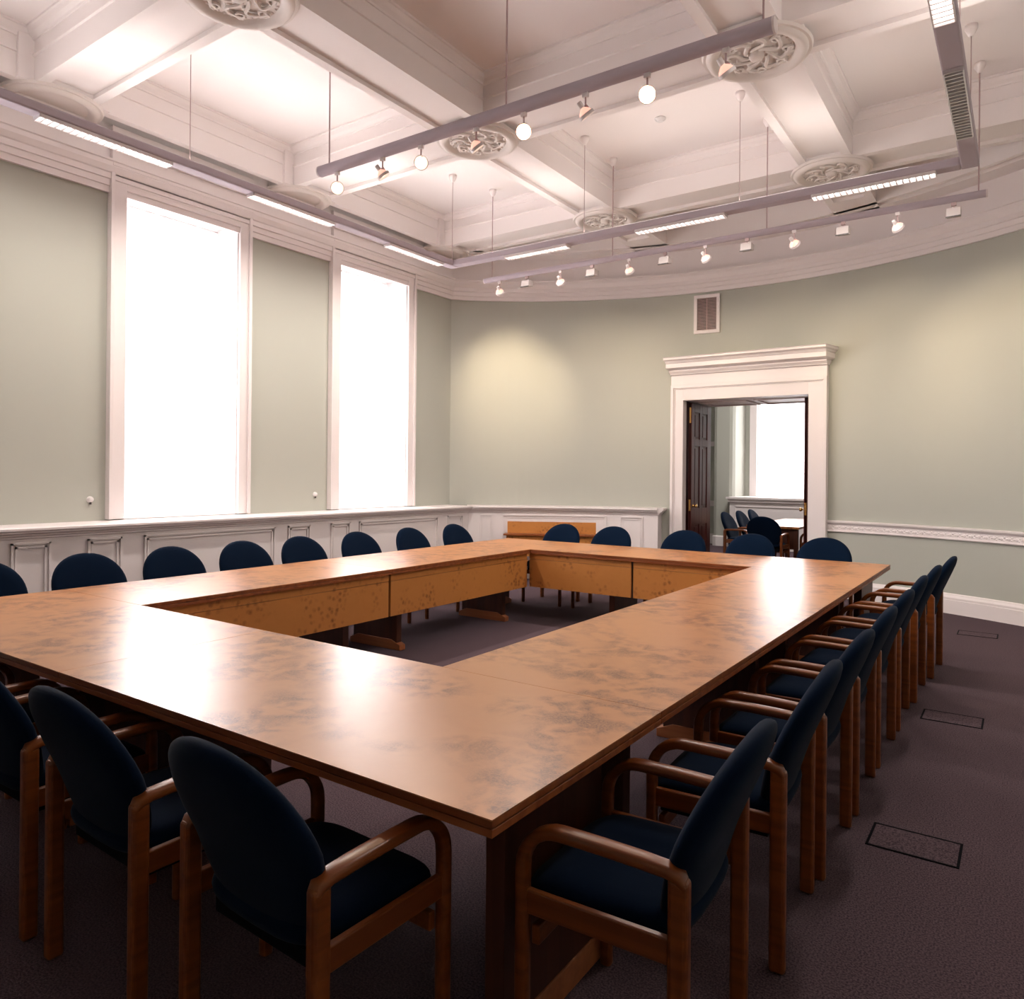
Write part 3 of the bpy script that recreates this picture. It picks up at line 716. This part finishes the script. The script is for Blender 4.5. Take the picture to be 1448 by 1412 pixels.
# right-hand row (facing -x)
yr = [1.795, 2.54, 3.17, 3.81, 4.46, 5.14, 5.82, 6.57]
ordr = ['closest to the camera, beside the near table corner', 'second from the camera', 'third from the camera', 'fourth from the camera', 'fourth from the far end', 'third from the far end', 'second from the far end', 'at the far end, set back a little']
rot = [.05, .06, 0, .02, -.01, .02, .0, -.03]
for i, y in enumerate(yr):
    place(-.81+(.06 if i == 7 else 0)-(.012 if i == 0 else 0)+(.02 if i == 6 else 0), y, pi/2+rot[i], 'navy armchair in the right-hand row, '+ordr[i], 'chairs along the right-hand side of the tables')
# window row (facing +x)
yl = [1.95, 2.60, 3.24, 3.885, 4.51, 5.22, 5.99, 6.76]
ordl = ['cut off by the left edge of the picture', 'leftmost whole back', 'second whole back from the left', 'third whole back from the left', 'fourth whole back from the left', 'third from the room corner', 'second from the room corner', 'nearest the room corner']
for i, y in enumerate(yl):
    place(-5.30 if i == 0 else -5.255, y, -pi/2+J(.02), 'navy armchair on the window side, '+ordl[i], 'chairs along the window side of the tables')
xf = [-4.575, -3.905, -3.03, -2.315, -1.60]
ordf = ['leftmost, in front of the wooden console', 'second from the left, in front of the white panelling', 'in the middle, left of the open doorway', 'in front of the open doorway', 'rightmost, right of the doorway']
for i, x in enumerate(xf):
    place(x, 7.405, pi+J(.02), 'navy armchair on the far side, '+ordf[i], 'chairs along the far side of the tables')
xn = [-1.485, -2.19, -2.86, -3.55]; yn = [1.265, 1.25, 1.25, 1.25]
ordn = ['closest to the table corner', 'second from the table corner', 'cut off by the left edge of the picture', 'arms just showing at the left edge']
for i, x in enumerate(xn):
    place(x, yn[i], [-.03, -.02, 0, 0][i], 'navy armchair seen from behind, '+ordn[i], 'chairs along the near side of the tables')
# the room beyond
xb = [(-3.80, 12.08, -pi/2-.05, 'navy armchair in the next room, leftmost through the doorway'), (-3.76, 12.72, -pi/2-.03, 'navy armchair in the next room, second of the row through the doorway'),
      (-3.75, 13.36, -pi/2, 'navy armchair in the next room, third and farthest of the row'), (-3.20, 11.42, 0, 'dark armchair seen from behind in the middle of the doorway'),
      (-2.62, 12.15, pi/2, 'armchair in the next room half hidden by the right door leaf')]
for x, y, r, lb in xb: place(x, y, r, lb, 'chairs in the next room')
t = empty('meeting_table', (-3.20, 12.80, 0)); m = MB().box(-.40, .40, -1.15, 1.15, .695, .73); m.build('tabletop', M_top, t, bevel=.003)
for sx in (-1, 1):
    for sy in (-1, 1): MB().box(sx*.34-.03, sx*.34+.03, sy*1.07-.03, sy*1.07+.03, 0, .695).build('leg', M_ped, t)
MB().box(-.31, .31, -1.08, -1.06, .38, .69).build('modesty_panel', M_ped, t)
tag(t, 'wooden meeting table in the next room seen through the doorway', 'table')

# ---------------------------------------------------------------- console by the panelling
cs = empty('console_table', (-5.44, 8.80, 0), atan2(.474, .88))
MB().box(-.62, .62, -.018, 0, .672, .832).build('back_board', M_panel, cs, bevel=.002)
MB().box(-.655, .655, -.20, .0, .648, .672).build('worktop', M_edge, cs, bevel=.002)
MB().box(-.615, .615, -.165, -.145, .36, .648).build('front_panel', M_panel, cs, bevel=.002)
for s in (-1, 1):
    MB().box(s*.60-.018, s*.60+.018, -.16, -.01, 0, .648).build('side_panel', M_ped, cs, bevel=.002)
tag(cs, 'narrow wooden console with upright back board against the white panelling', 'console')

# ---------------------------------------------------------------- suspended lighting
def rose(m, x, y, z=ZT):
    m.lathe([(0, 0), (.045, 0), (.045, -.03), (.03, -.06), (.018, -.085), (0, -.085)], 16, Matrix.Translation((x, y, z)))
def rail(name, x0, x1, y0, y1, z, r, rods, label, yaw=0):
    t = empty(name, ((x0+x1)/2, (y0+y1)/2, z)); inv = Matrix.Translation((-(x0+x1)/2, -(y0+y1)/2, -z))
    A = Vector((x0, y0, z)); B = Vector((x1, y1, z)); u = (B-A).normalized()
    b = MB().cyl(A, B, r, 24); smooth_angle(b.build('track', M_track, t, M=inv), 40)
    smooth_angle(MB().cyl(A-u*.012, A, r*1.05, 24).build('end_cap', M_trackw, t, M=inv), 40); smooth_angle(MB().cyl(B, B+u*.012, r*1.05, 24).build('end_cap', M_trackw, t, M=inv), 40)
    for k in rods:
        p = A.lerp(B, k); ro = MB().cyl(p+Vector((0, 0, r*.9)), (p.x, p.y, ZT-.08), .006, 8).build('suspension_rod', M_rod, t, M=inv)
        q = MB(); rose(q, p.x, p.y); q.build('ceiling_rose', M_plaster, ro, M=inv, smooth=True)
    tag(t, label, 'light rail')
YA = lambda x: 4.075+(x+4.78)*.014
rail('spotlight_rail', -4.78, -1.15, YA(-4.78), YA(-1.15), 3.975, .044, (.027, .51, .985), 'nearer suspended round light rail carrying eight spotlights')
YC = lambda x: 7.46+(x+5.63)*.006
rail('spotlight_rail', -5.63, -.29, YC(-5.63), YC(-.29), 3.94, .032, (.02, .335, .655, .99), 'farther suspended light rail along the curved wall')
# spotlights
def make_spot(bright):
    t = empty('spotlight')
    MB().box(-.02, .02, -.012, .012, -.03, .0).build('adapter', M_trackw, t, bevel=.003)
    MB().cyl((0, 0, -.03), (0, 0, -.085), .006, 10).cyl((0, 0, -.085), (.012, 0, -.10), .013, 12).build('stem', M_rod, t)
    hd = empty('head'); bpy.data.objects.remove(hd)
    b = smooth_angle(MB().lathe([(0, .078), (.014, .078), (.017, .072), (.017, .036), (.012, .034)], 20).build('lamp_head', M_trackw, t), 35)
    b.location = (0, 0, -.13)
    MB().lathe([(.014, .034), (.024, .026), (.038, .012), (.046, -.004)], 24).build('reflector', M_dish, b, smooth=True)
    smooth_angle(MB().lathe([(.045, -.002), (.053, -.002), (.053, -.024), (.049, -.024), (.045, -.002)], 28).build('rim', M_ring if bright else M_trackw, b), 35)
    MB().lathe([(0, -.016), (.016, -.014), (.030, -.004), (.044, -.003)], 24).build('bulb', M_lampb if bright else M_lamp, b, smooth=True)
    return t
protos = {True: make_spot(True), False: make_spot(False)}; usedp = {True: False, False: False}
def put_spot(x, y, z, d, bright, label, group):
    s = protos[bright] if not usedp[bright] else copy_tree(protos[bright]); usedp[bright] = True
    s.location = (x, y, z)
    for ch in s.children:
        if ch.name.startswith('lamp_head'): ch.rotation_euler = Vector(d).to_track_quat('-Z', 'Y').to_euler()
    return tag(s, label, 'spotlight', group)
ordn_ = ['first', 'second', 'third', 'fourth', 'fifth', 'sixth', 'seventh', 'eighth']
toC = lambda x, y, z: Vector((0, 0, 1.5))-Vector((x, y, z))
xa = [-4.586, -4.084, -3.694, -3.183, -2.784, -2.314, -1.892, -1.412]
da = [(1.0, -.75, -.5), (.32, .45, -.7), (1.0, -.85, -.5), (.32, .5, -.7), (.70, -1.0, -.58), (.32, .5, -.7), (.48, -1.1, -.62), (.32, .5, -.7)]
br = [False, False, False, False, True, False, True, False]
for i, x in enumerate(xa):
    put_spot(x, YA(x), 3.975-.044, da[i], br[i], 'small spotlight on the nearer rail, %s from its left end, %s' % (ordn_[i], 'dazzling towards the camera' if br[i] else ('turned away' if da[i][1] > 0 else 'facing the room')), 'spotlights on the nearer rail')
    d_ = Vector(da[i]).normalized(); p_ = Vector((x, YA(x), 3.80))+d_*.05
    spot('spotlight_beam', p_, p_+d_, P_SPOT, WARM, 50, .9)
xc = [-5.405, -4.524, -3.633, -2.76, -1.868, -.967]
for i, x in enumerate(xc):
    tx = [-6.25, -4.95, -3.9, -2.5, -1.35, -.25][i]; ty = yarc(tx)
    put_spot(x, YC(x), 3.94-.032, ((tx-x)*.5+.1, 1.0, -.75), False, 'small round spotlight on the farther rail, %s from its left end' % ordn_[i], 'spotlights on the farther rail')
    spot('spotlight_beam', (x, YC(x)+.06, 3.75), (tx, ty, 2.75), P_WASH*[2.0, .9, .8, .8, 1.1, 1.2][i], WARM, 64, 1)
fl0 = None
for i, x in enumerate([-4.996, -4.10, -3.21, -2.327, -1.424, -.527]):
    if fl0 is None:
        fl0 = empty('floodlight'); f = fl0
        MB().box(-.02, .02, -.012, .012, -.03, 0).cyl((0, 0, -.03), (0, 0, -.05), .006, 8).build('adapter', M_rod, fl0)
        MB().prism([(-.05, -.135), (.05, -.12), (.06, -.06), (-.04, -.055)], 'x', -.055, .055).build('housing', M_flood, fl0, bevel=.004)
        MB().box(-.058, .058, -.062, -.052, -.142, -.132).build('front_lip', M_dark, fl0)
    else: f = copy_tree(fl0)
    f.location = (x, YC(x), 3.94-.032)
    tag(f, 'small boxy white floodlight on the farther rail, %s from its left end' % ordn_[i], 'floodlight', 'floodlights on the farther rail')
# suspended rectangular frame of luminaires
ZF0, ZF1 = 3.965, 4.035
fr = empty('suspended_light_frame', (-3.0, 6.83, ZF0)); inv = Matrix.Translation((3.0, -6.83, -ZF0))
HWf = .062
def chan(x0, x1, y0, y1):
    m = MB(); 
    m.box(x0, x1, y0, y1, ZF0, ZF1)
    m.build('channel', M_track, fr, M=inv, bevel=.012)
xl, xr, yf = -5.655, -.372, 6.83
chan(xl-HWf, xl+HWf, -1.2, yf+HWf); chan(xl+HWf, xr-HWf, yf-HWf, yf+HWf); chan(xr-HWf, xr+HWf, -1.2, yf+HWf)
def lum(ax, c, a, b, lit):
    m = MB(); e = .048; z = ZF0
    def bx(u0, u1, w0, w1, z0, z1, mm):
        if ax == 'y': mm.box(c+w0, c+w1, u0, u1, z0, z1)
        else: mm.box(u0, u1, c+w0, c+w1, z0, z1)
    q = MB(); bx(a, b, -e, e, z-.004, z-.001, q); lo = q.build('luminaire', M_tube if lit else M_louv, fr, M=inv)
    q = MB(); bx(a, b, -e-.006, -e, z-.026, z, q); bx(a, b, e, e+.006, z-.026, z, q); bx(a-.006, a, -e, e, z-.026, z, q); bx(b, b+.006, -e, e, z-.026, z, q)
    k = a+.03
    while k < b-.01: bx(k, k+.008, -e, e, z-.026, z-.006, q); k += .048
    q.build('louvre', M_louv if not lit else M_trackw, lo, M=inv)
    if lit:
        L = b-a; loc = (c, (a+b)/2, z-.03) if ax == 'y' else ((a+b)/2, c, z-.03)
        l = area('tube_light', loc, (0, 0, -1), *( (.09, L) ), P_TUBE, TUBE)
        l.rotation_euler = (0, 0, 0 if ax == 'y' else pi/2)
for a, b in ((2.31, 3.27), (4.03, 4.96), (5.74, 6.62)): lum('y', xl, a, b, True)
lum('y', xl, .55, 1.5, False)
for a, b in ((-4.85, -4.04), (-3.24, -2.33), (-1.55, -.61)): lum('x', yf, a, b, True)
lum('y', xr, 5.15, 6.2, False); lum('y', xr, 3.6, 4.58, True); lum('y', xr, 1.9, 2.85, False)
for (x, y) in ((xl, yf), (xl, 3.45), (xl, .5), (xr, yf-1.2), (xr, 3.4), (xr, .5), (-3.85, yf), (-2.2, yf), (xr+0, yf)):
    ro = MB().cyl((x, y, ZF1-.005), (x, y, ZT-.08), .0035, 8).build('suspension_rod', M_rod, fr, M=inv)
    q = MB(); rose(q, x, y); q.build('ceiling_rose', M_plaster, ro, M=inv, smooth=True)
# glowing strips and area lights added on top of the channels to brighten the ceiling
for (ax, c, a, b) in (('y', xl, -.8, 2.0), ('y', xl, 2.2, 6.6), ('x', yf, -5.3, -.8), ('y', xr, 1.6, 6.4)):
    L = b-a; q = MB()
    if ax == 'y': q.box(c-.02, c+.02, a, b, ZF1, ZF1+.012)
    else: q.box(a, b, c-.02, c+.02, ZF1, ZF1+.012)
    q.build('uplight_fill_strip', M_tube, fr, M=inv)
    l = area('ceiling_fill_uplight', (c, (a+b)/2, ZF1+.03) if ax == 'y' else ((a+b)/2, c, ZF1+.03), (0, 0, 1), .06, L, P_UP*L, TUBE)
    l.rotation_euler = (pi, 0, 0 if ax == 'y' else pi/2)
tag(fr, 'suspended rectangular frame of grey channels with louvred fluorescent strips', 'light fitting')
# smoke detectors on the coffer ceiling
for (x, y, lb) in ((-3.02, 6.88, 'small round smoke detector on the centre coffer'), (-5.9, 4.6, None)):
    if lb: tag(smooth_angle(MB().lathe([(0, -.035), (.03, -.035), (.045, -.02), (.055, -.012), (.055, 0)], 20, Matrix.Translation((x, y, ZT))).build('smoke_detector', M_socket), 40), lb, 'smoke detector')
# small fittings on the left wall just above the ledge
for y, lb in ((3.288, 'small round white fitting on the green wall left of the nearer window'), (5.856, 'small round white fitting on the green wall between the two windows')):
    t = empty('wall_fitting', (XL, y, 1.235))
    MB().lathe([(0, .03), (.016, .028), (.026, .018), (.03, 0)], 16, Matrix.Rotation(pi/2, 4, 'Y')).build('cover', M_socket, t, smooth=True)
    MB().cyl((.014, 0, -.045), (.014, 0, -.024), .009, 10).build('pull', M_dark, t)
    tag(t, lb, 'wall fitting')
# floor boxes let into the carpet at the right
fb0 = None
for y, lb in ((3.42, 'rectangular floor box outline in the carpet, nearest'), (5.34, 'rectangular floor box outline in the carpet, middle'), (8.36, 'rectangular floor box outline in the carpet, farthest by the wall')):
    if fb0 is None:
        fb0 = f = empty('floor_box')
        m = MB(); m.box(-.165, .165, -.115, -.105, 0, .003); m.box(-.165, .165, .105, .115, 0, .003); m.box(-.165, -.155, -.105, .105, 0, .003); m.box(.155, .165, -.105, .105, 0, .003)
        m.build('frame', M_blk, fb0); MB().box(-.155, .155, -.105, .105, 0, .002).build('lid', M_carpet, fb0)
    else: f = copy_tree(fb0)
    f.location = (-.36, y, .0005); f.rotation_euler = (0, 0, 0); tag(f, lb, 'floor box', 'floor boxes in the carpet')
